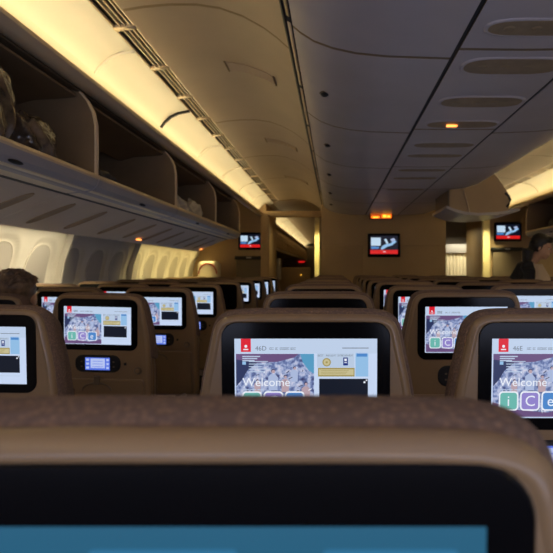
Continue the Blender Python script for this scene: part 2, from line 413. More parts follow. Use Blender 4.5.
def slab(mb, pts, y0, y1, bev=0.002):
    """pts (x,z) outline pushed from y1 (back) to y0 (front, towards -Y) with a soft front edge"""
    cx = sum(p[0] for p in pts)/len(pts); cz = sum(p[1] for p in pts)/len(pts)
    def sc(k): return [(cx+(x-cx)*(1-k/max(abs(x-cx), 0.02) if abs(x-cx) > k else 1), cz+(z-cz)*(1-k/max(abs(z-cz), 0.02) if abs(z-cz) > k else 1)) for x, z in pts]
    mb.loft([[(x, y1, z) for x, z in pts], [(x, y0+bev, z) for x, z in pts], [(x, y0, z) for x, z in sc(bev)]])
SW, SH, STOP = 0.2715, 0.153, -0.055
def display(kind, number=None):
    m_ = MB(); m_.f = lean; m_.keep = True; lay = [0]
    def P(u, v, k): return ((u-0.5)*SW, -0.0054-0.00018*k, STOP-v*SH)
    def rect(u0, u1, v0, v1, m2, k=1, r=0):
        m_.use(m2)
        if r: pts = [(u, v) for u, v in rrect(u0*16/9, u1*16/9, v0, v1, r, 4)]; pts = [(u*9/16, v) for u, v in pts][::-1]
        else: pts = [(u0, v1), (u1, v1), (u1, v0), (u0, v0)]
        m_.flat([P(u, v, k) for u, v in pts])
    def poly(pts, m2, k=2): m_.use(m2); m_.flat([P(u, v, k) for u, v in pts])
    def disc(u, v, ru, m2, k=3, squash=1.0): poly([(u+ru*math.cos(a*PI/8), v+ru*16/9*squash*math.sin(a*PI/8)) for a in range(16)], m2, k)
    def text(s_, u, v, size, m2, k=4, sx=1.0):
        m_.use(m2)
        for p in text_polys(s_, size): m_.flat([P(u+x*sx*9/16, v-y, k) for x, y, _ in p])
    if kind == 'off': rect(0, 1, 0, 1, 'bezel_black', 0); return m_
    if kind == 'near':
        rect(0, 1, 0, 1, 'near_teal', 0)
        rect(0.27, 0.545, 0.075, 0.5, 'near_blue', 1, 0.02); rect(0.70, 0.95, 0.075, 0.5, 'near_blue', 1, 0.02); rect(-0.0, 0.10, 0.05, 0.3, 'near_blue', 1)
        return m_
    rect(0, 1, 0, 1, 'ui_white', 0); rect(0, 1, 0, 0.185, 'ui_header', 1)
    rect(0.045, 0.115, 0, 0.165, 'ui_red', 2); rect(0.062, 0.098, 0.128, 0.142, 'ui_text', 3); disc(0.080, 0.095, 0.010, 'ui_text', 3)
    if number: text(number, 0.145, 0.148, 0.082, 'ui_grey')
    else:
        for q in range(3): rect(0.147+0.021*q, 0.161+0.021*q, 0.095, 0.145, 'ui_grey', 2); rect(0.151+0.021*q, 0.157+0.021*q, 0.108, 0.132, 'ui_header', 3)
    for i, (a, b) in enumerate(((0.245, 0.275), (0.285, 0.305), (0.318, 0.385), (0.392, 0.43))):
        rect(a, b, 0.112, 0.117, 'ui_grey', 2); rect(a, b, 0.135, 0.139, 'ui_grey', 2)
        for q in range(int((b-a)/0.008)): rect(a+q*0.008, a+q*0.008+0.002, 0.112, 0.139, 'ui_grey', 2)
    rect(0.755, 0.94, 0.112, 0.122, 'ui_grey', 2)
    # the picture: cabin crowd drawing under a plum canopy
    rect(0.01, 0.557, 0.19, 0.985, 'ui_photo', 1)
    poly([(0.01, 0.19), (0.01, 0.26), (0.16, 0.30), (0.30, 0.29), (0.42, 0.235), (0.45, 0.19)], 'ui_plum', 2)
    poly([(0.46, 0.19), (0.48, 0.30), (0.52, 0.40), (0.557, 0.44), (0.557, 0.19)], 'ui_cyan', 2)
    poly([(0.01, 0.26), (0.01, 0.60), (0.05, 0.52), (0.09, 0.40), (0.16, 0.30)], 'ui_navy', 2)
    poly([(0.01, 0.80), (0.01, 0.985), (0.557, 0.985), (0.557, 0.86), (0.40, 0.93), (0.2, 0.9)], 'ui_plum', 2)
    rg = random.Random(3)
    for (u, v, s_, m2) in ((0.27, 0.40, 1.25, 'ui_figure'), (0.355, 0.47, 1.0, 'ui_peach'), (0.16, 0.52, 0.8, 'ui_peach'), (0.42, 0.36, 0.9, 'ui_figure'), (0.50, 0.56, 1.1, 'ui_peach'), (0.445, 0.66, 0.9, 'ui_figure'), (0.09, 0.66, 0.8, 'ui_figure')):
        poly([(u-0.026*s_, v+0.20*s_), (u-0.028*s_, v+0.06*s_), (u-0.012*s_, v+0.035*s_), (u+0.012*s_, v+0.035*s_), (u+0.028*s_, v+0.07*s_), (u+0.024*s_, v+0.20*s_)], m2, 3)
        disc(u, v+0.005, 0.012*s_, 'ui_navy', 3); disc(u+0.002, v+0.012, 0.010*s_, 'ui_peach', 4)
    for i in range(26):
        u = rg.uniform(0.06, 0.54); v = rg.uniform(0.36, 0.92); a = rg.uniform(0, PI); l = rg.uniform(0.015, 0.04)
        du, dv = l*math.cos(a), l*1.6*math.sin(a)
        poly([(u, v), (u+du, v+dv), (u+du+0.004, v+dv+0.008), (u+0.004, v+0.008)], rg.choice(['ui_navy', 'ui_text', 'ui_navy', 'ui_plum']), 5)
    for i in range(3): rect(0.055, 0.18-0.02*i, 0.215+0.026*i, 0.229+0.026*i, 'ui_pale', 6)
    rect(0.055, 0.080, 0.285, 0.325, 'ui_paleblue', 6)
    for i, a in enumerate((0.235, 0.26, 0.19, 0.25, 0.21)): rect(0.100, a, 0.28+0.032*i, 0.290+0.032*i, 'ui_pale', 6)
    text('Welcome', 0.055, 0.595, 0.15, 'ui_text', 6)
    for i in range(3): rect(0.06+0.05*i, 0.10+0.05*i, 0.635, 0.645, 'ui_pale', 6)
    for u0, m2, ch in ((0.052, 'ui_teal', 'i'), (0.202, 'ui_violet', 'C'), (0.352, 'ui_sky', 'e')):
        rect(u0, u0+0.138, 0.66, 0.905, 'ui_text', 7, 0.045); rect(u0+0.010, u0+0.128, 0.678, 0.887, m2, 8, 0.035)
        text(ch, u0+{'i': 0.056, 'C': 0.033, 'e': 0.038}[ch], 0.845, 0.19, 'ui_text', 9)
    # award panel, gold banner, dark video box
    rect(0.578, 0.84, 0.18, 0.36, 'ui_pale', 1); rect(0.848, 0.938, 0.17, 0.475, 'ui_paleblue', 1); rect(0.856, 0.930, 0.185, 0.225, 'ui_sky', 2)
    for w_, a in (('BEST', 0.583), ('INFLIGHT', 0.641), ('ENTERTAINMENT', 0.722)): text(w_, a, 0.222, 0.034, 'ui_grey', 3, 1.0 if w_ == 'BEST' else 0.86 if w_ == 'INFLIGHT' else 0.72)
    disc(0.646, 0.295, 0.030, 'ui_gold', 3); disc(0.646, 0.295, 0.022, 'ui_goldlight', 4); disc(0.646, 0.295, 0.008, 'ui_gold', 5)
    rect(0.762, 0.795, 0.235, 0.335, 'ui_blue', 3); rect(0.770, 0.787, 0.25, 0.28, 'ui_text', 4); rect(0.770, 0.787, 0.295, 0.305, 'ui_text', 4)
    rect(0.585, 0.842, 0.365, 0.475, 'ui_gold', 2); rect(0.592, 0.835, 0.383, 0.457, 'ui_goldlight', 3)
    for i in range(3): rect(0.605, 0.80-0.01*i, 0.397+0.02*i, 0.403+0.02*i, 'ui_gold', 4)
    rect(0.593, 0.936, 0.503, 0.80, 'ui_dark', 2); rect(0.905, 0.918, 0.535, 0.558, 'ui_text', 3); rect(0.921, 0.931, 0.513, 0.530, 'ui_text', 3)
    rect(0.593, 0.936, 0.85, 0.86, 'ui_pale', 2)
    return m_
def make_seat(kind='ui', number=None):
    root = empty('aircraft_seat')
    m_ = MB(); m_.f = lean; m_.use('shell_plastic')
    rings = []
    for y, ins, dz in ((0.110, 0.030, -0.012), (0.085, 0.012, -0.012), (0.050, 0.007, -0.012), (0.034, 0.0065, -0.012), (0.030, 0.0095, -0.012), (0.026, 0.0070, -0.012), (0.014, 0.0070, -0.009), (0.009, 0.0075, -0.001), (0.004, 0.0085, 0), (-0.001, 0.0125, 0), (-0.0045, 0.018, 0), (-0.0045, 0.0215, 0), (-0.002, 0.025, 0)):
        rings.append([(x, y, z) for x, z in outline(ins, dz=dz)])
    m_.loft(rings); m_.make('shell', root)
    # lower shell, from the tray down to the cushion line
    m_ = MB(); m_.f = lean; m_.use('shell_trim'); m_.box(-0.19, 0.19, 0.0, 0.08, -0.86, -0.59, 0.02); m_.make('lower_shell', root)
    m_ = MB(); m_.f = lean; m_.use('fabric')
    rings = []
    for y, ins, dz in ((0.007, 0.016, 0.002), (0.011, 0.0085, 0.001), (0.020, 0.0035, 0.0004), (0.032, 0.0005, 0.0005), (0.042, -0.0008, 0.0000), (0.060, -0.0005, -0.0060), (0.085, 0.004, -0.0155), (0.110, 0.010, -0.022), (0.126, 0.022, -0.024), (0.132, 0.045, -0.024)):
        rings.append([(x, y, z) for x, z in outline(ins, -0.27, dz)])
    m_.loft(rings); m_.make('headrest', root)
    m_ = MB(); m_.f = lean; m_.use('fabric'); m_.box(-0.207, 0.207, 0.03, 0.135, -0.70, -0.285, 0.03); m_.make('backrest', root)
    m_ = MB().use('fabric'); m_.box(-0.225, 0.225, 0.12, 0.60, 0.34, 0.47, 0.035); m_.make('seat_cushion', root)
    m_ = MB().use('seat_frame'); m_.box(-0.215, 0.215, 0.13, 0.55, 0.29, 0.345, 0.01); m_.make('seat_pan', root)
    for s_ in (-1, 1):
        m_ = MB().use('seat_frame'); m_.box(s_*0.17-0.02, s_*0.17+0.02, 0.2, 0.25, 0, 0.29, 0.006); m_.box(s_*0.17-0.02, s_*0.17+0.02, 0.45, 0.50, 0, 0.29, 0.006); m_.box(s_*0.17-0.015, s_*0.17+0.015, 0.18, 0.55, 0.0, 0.03, 0.006); m_.make('leg', root)
        m_ = MB().use('shell_plastic'); m_.box(s_*0.233-0.0095, s_*0.233+0.0095, 0.10, 0.50, 0.595, 0.645, 0.008); m_.box(s_*0.233-0.008, s_*0.233+0.008, 0.11, 0.18, 0.33, 0.60, 0.005); m_.make('armrest', root)
    # monitor
    m_ = MB(); m_.f = lean; m_.use('bezel_black'); slab(m_, rrect(-0.161, 0.161, -0.232, -0.0235, 0.030, 7), -0.005, 0.01, 0.0015); bz = m_.make('monitor', root)
    display(kind, number).make('display', bz)
    # handset in its cradle
    m_ = MB(); m_.f = lean; m_.use('rubber_black'); slab(m_, rrect(-0.092, 0.092, -0.322, -0.252, 0.030, 6), -0.006, 0.005, 0.003)
    for q in (-0.065, 0.065):
        for dz in (-0.012, 0.008): m_.use('shell_trim'); slab(m_, rrect(q-0.004, q+0.004, -0.287+dz-0.003, -0.287+dz+0.003, 0.002, 2), -0.0068, -0.005, 0.0004)
    hs = m_.make('handset', root)
    m_ = MB(); m_.f = lean; m_.keep = True
    def fl(x0, x1, z0, z1, y, mm): m_.use(mm); m_.flat([(x0, y, z0), (x1, y, z0), (x1, y, z1), (x0, y, z1)])
    dm = 'rubber_black' if kind in ('off',) else None
    fl(-0.050, 0.050, -0.313, -0.262, -0.0068, dm or 'phone_blue')
    if not dm:
        fl(-0.028, 0.030, -0.305, -0.266, -0.0071, 'phone_white')
        for i in range(3): fl(-0.046, -0.034, -0.308+0.016*i, -0.299+0.016*i, -0.0071, 'phone_white'); fl(0.036, 0.046, -0.308+0.016*i, -0.299+0.016*i, -0.0071, 'phone_white')
        for i in range(3): fl(-0.020, 0.022, -0.300+0.011*i, -0.298+0.011*i, -0.0074, 'phone_blue')
    m_.make('handset_screen', hs)
    # small socket, round latch, tray table
    m_ = MB(); m_.f = lean; m_.use('rubber_black'); slab(m_, rrect(0.105, 0.117, -0.293, -0.281, 0.0055, 4), -0.003, 0.0, 0.0006); m_.make('headphone_socket', root)
    m_ = MB(); m_.f = lean; m_.use('shell_trim'); slab(m_, rrect(0.148, 0.178, -0.328, -0.298, 0.0148, 6), -0.010, 0.0, 0.003); m_.use('shell_plastic'); slab(m_, rrect(0.154, 0.172, -0.322, -0.304, 0.0088, 6), -0.013, -0.008, 0.002); m_.make('coat_hook', root)
    m_ = MB(); m_.f = lean; m_.use('shell_plastic'); slab(m_, rrect(-0.188, 0.188, -0.585, -0.349, 0.014, 4), -0.014, 0.0, 0.004)
    m_.use('shell_trim'); pts = [(0.058*math.cos(PI*k/10), -0.395+0.030*math.sin(PI*k/10)) for k in range(11)]
    m_.tube([(x, -0.015, z) for x, z in pts], 0.0035, 6); tr = m_.make('tray_table', root)
    m_ = MB(); m_.f = lean; m_.use('shell_trim'); slab(m_, rrect(-0.012, 0.012, -0.372, -0.336, 0.006, 3), -0.020, -0.008, 0.003); m_.make('tray_latch', tr)
    m_ = MB(); m_.f = lean; m_.use('rubber_black'); m_.box(-0.17, 0.17, -0.03, 0.0, -0.80, -0.63, 0.01); pk = m_.make('seat_pocket', root)
    m_ = MB(); m_.f = lean; m_.use('mag_paper'); m_.box(-0.11, 0.10, -0.022, -0.008, -0.76, -0.595); m_.make('magazine', pk)
    return root
P_UI = make_seat('ui'); P_OFF = make_seat('off')
seatD = make_seat('ui', '46D'); seatE = make_seat('ui', '46E'); seatN = make_seat('near')
used = set()
def place(proto, X, Y, dz, label, group=None, rx=0.0, ry=0.0, rz=0.0):
    if proto.name in used: o = copy_tree(proto)
    else: o = proto; used.add(proto.name)
    o.location = (X, Y, dz); o.rotation_euler = (rx, ry, rz)
    tag(o, label, 'seat', group); return o
D0 = -0.0555; PX = 0.49; R0 = 0.2945; RP = 0.81
ords = ['first', 'second', 'third', 'fourth', 'fifth', 'sixth', 'seventh', 'eighth', 'ninth', 'tenth']
place(seatN, D0-0.005, R0, 0.003, 'tan seat back filling the bottom of view, closest, with dim teal screen', 'seat backs in the cabin')
for c, nm, k0 in ((0, 'leftmost column of the middle block', 1), (1, 'second column of the middle block', 1), (2, 'third column of the middle block', 3), (3, 'rightmost column of the middle block', 4)):
    for k in range(k0, 10):
        X = D0+PX*c; Y = R0+RP*k
        if k == 1: lab = 'tan seat back with lit screen reading 46D, directly beyond the nearest seat' if c == 0 else 'tan seat back with lit screen reading 46E, cut off by right edge'
        else:
            lab = 'tan seat back in %s, %s row' % (nm, ords[k])
        p = (seatD if c == 0 else seatE) if k == 1 else (P_OFF if (c == 0 and k in (2, 4, 5, 6)) else P_UI)
        dz = 0.0 if k < 2 else (0.009 if (k+c) % 2 else 0.004)
        place(p, X, Y, dz, lab, 'seat backs in the cabin')
for c, nm in ((0, 'aisle column of the left block'), (1, 'middle column of the left block'), (2, 'window column of the left block')):
    for k in range(0, 9):
        if c and k == 0: continue
        X = (-0.984 if k else -0.965)-PX*c; Y = 1.53+RP*k
        if Y > 8.6: continue
        if k == 4 and c == 0: p = P_OFF
        else: p = P_UI
        place(p, X, Y, -0.018, 'tan seat back in the %s, %s row' % (nm, ords[k]) if not (c == 0 and k == 1) else 'tan seat back with whole lit screen and blue handset, left of middle block', 'seat backs in the cabin', ry=0.022 if k in (1,) else 0.012)
for c in range(3):
    for k in range(6, 9):
        X = 2.323+PX*c; Y = 1.5+RP*k
        if X-0.24 > Y*0.378+0.0: continue
        place(P_UI, X, Y, -0.01, 'seat back in the right block near the woman, %s from aisle, %s visible row' % (ords[c], ords[k-6]), 'seat backs in the cabin')

# ------------------------------------------------------------------ overhead bins (left: open doors)
def bin_unit(f, y0, y1, lift, label, group):
    root = empty('overhead_bin', ((-1.6 if f is ident else 2*CX+1.6), (y0+y1)/2, 0))
    inv = Matrix.Translation(-root.location)
    def mk(m_, n, parent=root):
        o = m_.make(n, parent)
        if parent is root: o.matrix_parent_inverse = inv
        else: o.matrix_parent_inverse = Matrix()
        return o
    g = lambda pts: [(a, E+b+lift) for a, b in f(pts)]
    g2 = lambda pts: [(a, E+b) for a, b in f(pts)]
    a, b = y0+0.005, y1-0.005
    # tray: floor, rounded lip, underside
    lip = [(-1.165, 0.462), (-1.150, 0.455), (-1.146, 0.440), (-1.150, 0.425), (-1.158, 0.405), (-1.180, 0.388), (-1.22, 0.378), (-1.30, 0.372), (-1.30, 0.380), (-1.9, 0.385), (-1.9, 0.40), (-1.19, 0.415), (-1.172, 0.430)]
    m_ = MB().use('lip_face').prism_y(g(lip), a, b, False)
    m_.use('cream_panel').prism_y(g([(-1.185, 0.3865), (-1.30, 0.3715), (-1.30, 0.369), (-1.185, 0.384)]), a+0.01, b-0.01)
    m_.use('lip_edge').prism_y(g([(-1.168, 0.465), (-1.150, 0.462), (-1.1435, 0.448), (-1.146, 0.438), (-1.152, 0.45), (-1.168, 0.455)]), a, b)
    tray = mk(m_, 'shelf')
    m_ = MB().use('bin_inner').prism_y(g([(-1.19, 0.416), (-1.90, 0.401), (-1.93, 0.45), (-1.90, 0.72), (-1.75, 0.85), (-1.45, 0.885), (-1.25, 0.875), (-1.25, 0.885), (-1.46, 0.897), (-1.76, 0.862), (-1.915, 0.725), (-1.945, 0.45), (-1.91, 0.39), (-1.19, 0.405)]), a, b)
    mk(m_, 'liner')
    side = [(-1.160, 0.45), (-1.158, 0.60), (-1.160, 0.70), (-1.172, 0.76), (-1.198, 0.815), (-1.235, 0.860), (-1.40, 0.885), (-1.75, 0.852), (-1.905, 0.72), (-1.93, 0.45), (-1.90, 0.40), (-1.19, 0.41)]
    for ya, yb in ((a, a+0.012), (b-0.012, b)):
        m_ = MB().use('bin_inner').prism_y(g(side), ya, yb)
        ed = [g([p])[0] for p in side[:6]]
        m_.use('lip_edge').tube([(x, (ya+yb)/2, z) for x, z in ed], 0.007, 6); mk(m_, 'end_panel')
    # door swung up inside the top
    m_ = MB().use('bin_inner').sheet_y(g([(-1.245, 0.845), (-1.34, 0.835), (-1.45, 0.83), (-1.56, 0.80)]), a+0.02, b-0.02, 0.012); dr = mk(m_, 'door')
    yc = (y0+y1)/2
    m_ = MB().use('dark_slot'); (x_, z_), = g([(-1.168, 0.398)])
    m_.ell((x_, yc, z_-0.003), (0.012, 0.05, 0.008), 12, 6); mk(m_, 'latch_recess')
    # closing fascia from under-bin to the service panel, above the seat row
    tag(root, label, 'overhead bin', group)
    return root
bins = [0.04, 1.42, 2.80, 4.20, 5.60, 7.0]
labs = ['open left overhead bin nearest the viewer, at frame edge', 'open left overhead bin holding plastic-wrapped bags, at left frame edge', 'open left overhead bin with small dark bags, between the two nearest dividers',
        'open left overhead bin holding pale crumpled bags', 'farthest open left overhead bin, beside the left monitor']
for i in range(1, 5): bin_unit(ident, bins[i], bins[i+1], 0, labs[i], 'open overhead bins on the left')
bin_unit(mir, 5.9, 7.6, 0.05, 'open overhead bin above the standing woman at right edge', None)
bin_unit(mir, 4.2, 5.9, 0.05, 'nearer right overhead bin out at the frame edge', None) if False else None
# bins of the far cabin, closed
def closed_bin(y0, y1, label):
    root = empty('overhead_bin', (-1.6, (y0+y1)/2, 0)); inv = Matrix.Translation(-root.location)
    m_ = MB().use('bin_outer').prism_y(L((-1.16, 0.45), (-1.18, 0.39), (-1.74, 0.37), (-1.74, 0.88), (-1.26, 0.88), (-1.26, 0.46)), y0+0.005, y1-0.005); m_.make('housing', root).matrix_parent_inverse = inv
    m_ = MB().use('bulkhead').prism_y(L((-1.155, 0.455), (-1.15, 0.62), (-1.165, 0.74), (-1.225, 0.862), (-1.25, 0.862), (-1.25, 0.455)), y0+0.012, y1-0.012); m_.make('door', root).matrix_parent_inverse = inv
    tag(root, label, 'overhead bin', 'closed overhead bins in the far cabin')
for i in range(9): closed_bin(11.2+1.4*i, 12.6+1.4*i, 'closed brown overhead bin through left aisle opening, %s from its near end' % ords[i])
# left passenger service panels under the bins
REC = [2.62, 3.04, 3.46, 4.05, 4.62, 5.05, 5.47, 6.0, 6.6]
def psu(y0, y1, recs, lamp, label):
    root = empty('service_panel', (-1.5, (y0+y1)/2, E+0.3)); inv = Matrix.Translation(-root.location)
    A = Vector((-1.315, 0.370)); B = Vector((-1.68, 0.227)); d = (B-A)
    m_ = MB().use('service_grey').sheet_y(L(*[tuple(A+d*t) for t in (1, 0.97, 0.6, 0.3, 0.03, 0)]), y0+0.004, y1-0.004, 0.012)
    m_.use('dark_slot').sheet_y(L((-1.318, 0.366), (-1.296, 0.368)), y0, y1, 0.004)
    m_.use('service_grey').sheet_y(L((-1.80, 0.36), (-1.70, 0.30), (-1.68, 0.227)), y0, y1, 0.01)
    m_.make('panel', root).matrix_parent_inverse = inv
    n = Vector((d.y, -d.x)).normalized()       # below the panel
    if n.y > 0: n = -n
    for k, c in enumerate(recs):
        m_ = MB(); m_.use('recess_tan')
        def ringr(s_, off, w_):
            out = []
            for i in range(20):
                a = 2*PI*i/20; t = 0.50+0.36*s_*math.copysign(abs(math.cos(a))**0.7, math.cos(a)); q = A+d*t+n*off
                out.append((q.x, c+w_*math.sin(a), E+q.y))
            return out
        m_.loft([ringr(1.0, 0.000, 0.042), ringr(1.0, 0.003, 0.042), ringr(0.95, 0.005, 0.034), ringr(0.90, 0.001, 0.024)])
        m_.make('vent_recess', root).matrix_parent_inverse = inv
    for c in lamp:
        q = A+d*0.80+n*0.008
        m_ = MB().use('lamp_orange').box(q.x-0.012, q.x+0.012, c-0.035, c+0.035, E+q.y-0.006, E+q.y+0.002, 0.002); m_.make('seat_sign', root).matrix_parent_inverse = inv
    tag(root, label, 'service panel', 'service panels under the left bins')
psu(1.42, 2.80, [1.8, 2.22, 2.62], [], 'grey service panel under the nearest left bin, above the lit windows')
psu(2.80, 4.20, [3.04, 3.46, 3.95], [], 'grey service panel with three tan recesses under second left bin')
psu(4.20, 5.60, [4.42, 4.85, 5.25], [4.72], 'service panel with orange lamp above the dark stretch of wall')
psu(5.60, 7.0, [5.8, 6.2, 6.6], [6.93], 'farthest left service panel with orange lamp, above yellow windows')
# ceiling service panels in the centre band: long tan recesses across the cabin
def ceiling_recess(y, wd, lamp, label):
    root = empty('ceiling_service_unit', (0.70, y, E+0.798)); inv = Matrix.Translation(-root.location)
    def rg(sx, sy, z): return [(0.695+sx*math.copysign(abs(math.cos(2*PI*i/28))**0.55, math.cos(2*PI*i/28)), y+sy*math.copysign(abs(math.sin(2*PI*i/28))**0.8, math.sin(2*PI*i/28)), E+z) for i in range(28)]
    m_ = MB().use('ceiling_panel').loft([rg(0.205, wd+0.018, 0.800), rg(0.203, wd+0.016, 0.797), rg(0.196, wd+0.006, 0.7945), rg(0.192, wd+0.001, 0.7945), rg(0.190, wd, 0.7955)], cap1=False); m_.make('surround', root).matrix_parent_inverse = inv
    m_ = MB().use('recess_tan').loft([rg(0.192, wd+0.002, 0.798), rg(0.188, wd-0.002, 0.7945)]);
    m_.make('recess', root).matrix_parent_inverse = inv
    for q in (-0.12, -0.03, 0.06):
        m_ = MB().use('recess_tan').ell((0.695+q, y, E+0.7945), (0.020, min(0.020, wd*0.6), 0.003), 12, 6); m_.make('air_nozzle', root).matrix_parent_inverse = inv
    if lamp:
        m_ = MB().use('lamp_orange').box(0.610, 0.668, y-0.012, y+0.012, E+0.785, E+0.793, 0.002); m_.make('seat_sign', root).matrix_parent_inverse = inv
    tag(root, label, 'ceiling unit', 'oval service units in the centre ceiling')
for i, (y, wd, lamp) in enumerate(((1.90, 0.06, 0), (2.26, 0.085, 0), (2.74, 0.08, 0), (3.16, 0.07, 1), (3.68, 0.07, 0), (4.02, 0.06, 0), (4.60, 0.06, 0), (5.0, 0.06, 0), (5.7, 0.06, 0))):
    ceiling_recess(y, wd, lamp, 'long oval tan ceiling unit, %s from the top edge%s' % (ords[i], ' with lit orange sign' if lamp else ''))
# little dark domes along the left centre panel
for i, y in enumerate((2.8, 3.95, 5.16, 6.4, 7.5)):
    m_ = MB().use('rubber_black').ell((-0.05, y, E+0.853), (0.020, 0.028, 0.012), 14, 8)
    m_.use('shell_trim').ell((-0.05, y, E+0.858), (0.027, 0.036, 0.006), 14, 6)
    tag(m_.make('ceiling_sensor'), 'small dark ceiling dome, %s from the viewer beside the long slot' % ords[i], 'sensor', 'small domes on the ceiling')
# slatted grilles in the left dome
def dome_h(x):
    for (a, za), (b, zb) in zip(dome[:-1], dome[1:]):
        if a <= x <= b: return za+(zb-za)*(x-a)/(b-a)
    return 1.1
for i, y in enumerate((3.25, 5.1, 7.1)):
    m_ = MB()
    for k in range(6):
        yy = y-0.055+0.022*k
        m_.use('dome_panel').tube([(x, yy, E+dome_h(x)-0.003) for x in (-0.60, -0.55, -0.50, -0.45, -0.40, -0.35)], 0.005, 6)
    m_.use('gasket')
    for x in (-0.61, -0.34): m_.tube([(x, y-0.075, E+dome_h(x)-0.003), (x, y+0.075, E+dome_h(x)-0.003)], 0.005, 6)
    tag(m_.make('air_grille'), 'slatted air grille in the tan aisle ceiling, %s from the viewer' % ords[i], 'grille', 'air grilles in the aisle ceiling')

# ------------------------------------------------------------------ hanging stowage module over the right aisle
root = empty('ceiling_stowage_unit', (1.5, 6.2, E+0.56)); inv = Matrix.Translation(-root.location)
Y0, Y1 = 5.80, 6.6
def X_(px): return (px-335)/577*Y0
def H_(py): return (270-py)/577*Y0
und = [(446, 208.5), (453, 211.5), (464, 214.5), (478, 215.8), (494, 215), (507, 213.5), (519, 211)]
top = [(519, 210.5), (508, 208.5)]
body = [(px, py) for px, py in und]+top+[(508, 205), (510, 199), (508, 193), (503, 185), (497, 177), (490, 170), (455, 178), (452, 205), (440, 207), (432, 208)]
# shelf-like curved base
m_ = MB().use('bin_outer').prism_y([(X_(p), E+H_(q)) for p, q in und]+[(X_(p), E+H_(q-2.6)) for p, q in und[::-1]], Y0-0.03, Y1, False); m_.make('curved_base', root).matrix_parent_inverse = inv
m_ = MB().use('bulkhead').prism_y([(X_(p), E+H_(q)) for p, q in [(469, 214), (490, 214), (507, 212), (509, 206), (510, 199), (508, 193), (503, 185), (497, 177), (488, 168), (478, 168), (463, 183)]], Y0, Y1-0.1); o = m_.make('side_panel', root); o.matrix_parent_inverse = inv; o['label'] = 'tan side panel with rounded right edge'
m_ = MB().use('bulkhead').prism_y([(X_(p), E+H_(q)) for p, q in [(450, 209), (469, 214), (463, 185), (456, 170), (450, 170)]], Y0+0.01, Y1-0.1); m_.make('left_panel', root).matrix_parent_inverse = inv
m_ = MB().use('bulkhead_dark').prism_y([(X_(p), E+H_(q)) for p, q in [(449, 209), (453, 210), (453, 164), (449, 164)]], Y0+0.03, Y1-0.01); m_.make('recessed_panel', root).matrix_parent_inverse = inv
m_ = MB().use('lip_edge').tube([(X_(462.5), Y0-0.004, E+H_(186)), (X_(470), Y0-0.004, E+H_(213.5))], 0.006, 6); m_.make('seam_strip', root).matrix_parent_inverse = inv
m_ = MB().use('rubber_black').tube([(X_(p), Y0-0.005, E+H_(q)) for p, q in ((505, 193), (508.5, 196), (510, 200), (509, 204), (506.5, 207))], 0.012, 8); m_.make('rubber_bumper', root).matrix_parent_inverse = inv
m_ = MB().use('shell_trim').ell((X_(500), Y0-0.003, E+H_(213)), (0.03, 0.01, 0.018), 12, 8); m_.ell((X_(506), Y0-0.003, E+H_(212)), (0.015, 0.01, 0.012), 12, 8); m_.make('latch', root).matrix_parent_inverse = inv
tag(root, 'tan hanging stowage unit with curved grey base over the right aisle', 'stowage unit')

# ------------------------------------------------------------------ monitors, signs on the bulkheads
def monitor(px0, px1, py0, py1, Y, label, pad):
    cx = (px0+px1)/2; cy = (py0+py1)/2; X = (cx-335)/577*Y; H = (270-cy)/577*Y; w_ = (px1-px0)/577*Y/2; h_ = (py1-py0)/577*Y/2
    root = empty('wall_monitor', (X, Y, E+H))
    m_ = MB().use('bezel_black').box(-w_-pad, w_+pad, -0.045, 0.0, -h_-pad*1.3, h_+pad, 0.012); hs = m_.make('housing', root)
    m_ = MB(); m_.keep = True
    def q(u0, u1, v0, v1, mm, k): m_.use(mm); m_.flat([(-w_+2*w_*u0, -0.046-0.0006*k, h_-2*h_*v1), (-w_+2*w_*u1, -0.046-0.0006*k, h_-2*h_*v1), (-w_+2*w_*u1, -0.046-0.0006*k, h_-2*h_*v0), (-w_+2*w_*u0, -0.046-0.0006*k, h_-2*h_*v0)])
    def pl(pts, mm, k): m_.use(mm); m_.flat([(-w_+2*w_*u, -0.046-0.0006*k, h_-2*h_*v) for u, v in pts])
    q(0, 1, 0, 1, 'tv_navy', 0); q(0, 1, 0.78, 1.0, 'tv_red', 1); q(0.47, 0.56, 0.86, 0.90, 'ui_text', 2)
    q(0.03, 0.38, 0.10, 0.55, 'tv_white', 1); q(0.03, 0.32, 0.60, 0.72, 'ui_sky', 1)
    pl([(0.38, 0.70), (0.45, 0.55), (0.55, 0.47), (0.72, 0.42), (0.90, 0.25), (0.96, 0.32), (0.80, 0.52), (0.62, 0.60), (0.50, 0.72), (0.40, 0.77)], 'ui_paleblue', 1)
    pl([(0.50, 0.20), (0.58, 0.16), (0.66, 0.40), (0.60, 0.46)], 'tv_white', 1); pl([(0.72, 0.20), (0.85, 0.12), (0.92, 0.22), (0.80, 0.34)], 'ui_figure', 1)
    m_.make('display', root); tag(root, label, 'monitor')
monitor(370, 397.5, 236, 254, 8.40, 'wall monitor with red caption bar on the centre bulkhead, below amber sign', 0.035)
monitor(240.5, 260.5, 234.5, 247.5, 9.39, 'wall monitor with red caption bar at the end of the left bins', 0.03)
monitor(495.5, 519, 224.5, 239, 9.39, 'wall monitor with red caption bar beyond the standing woman', 0.03)
m_ = MB().use('tv_red').box(-0.02, 0.24, -0.01, 0, -0.03, 0.03); o = m_.make('red_display'); o.location = (-1.5, 23.99, E+0.34); tag(o, 'tiny red lit strip deep inside the left aisle opening', 'display')
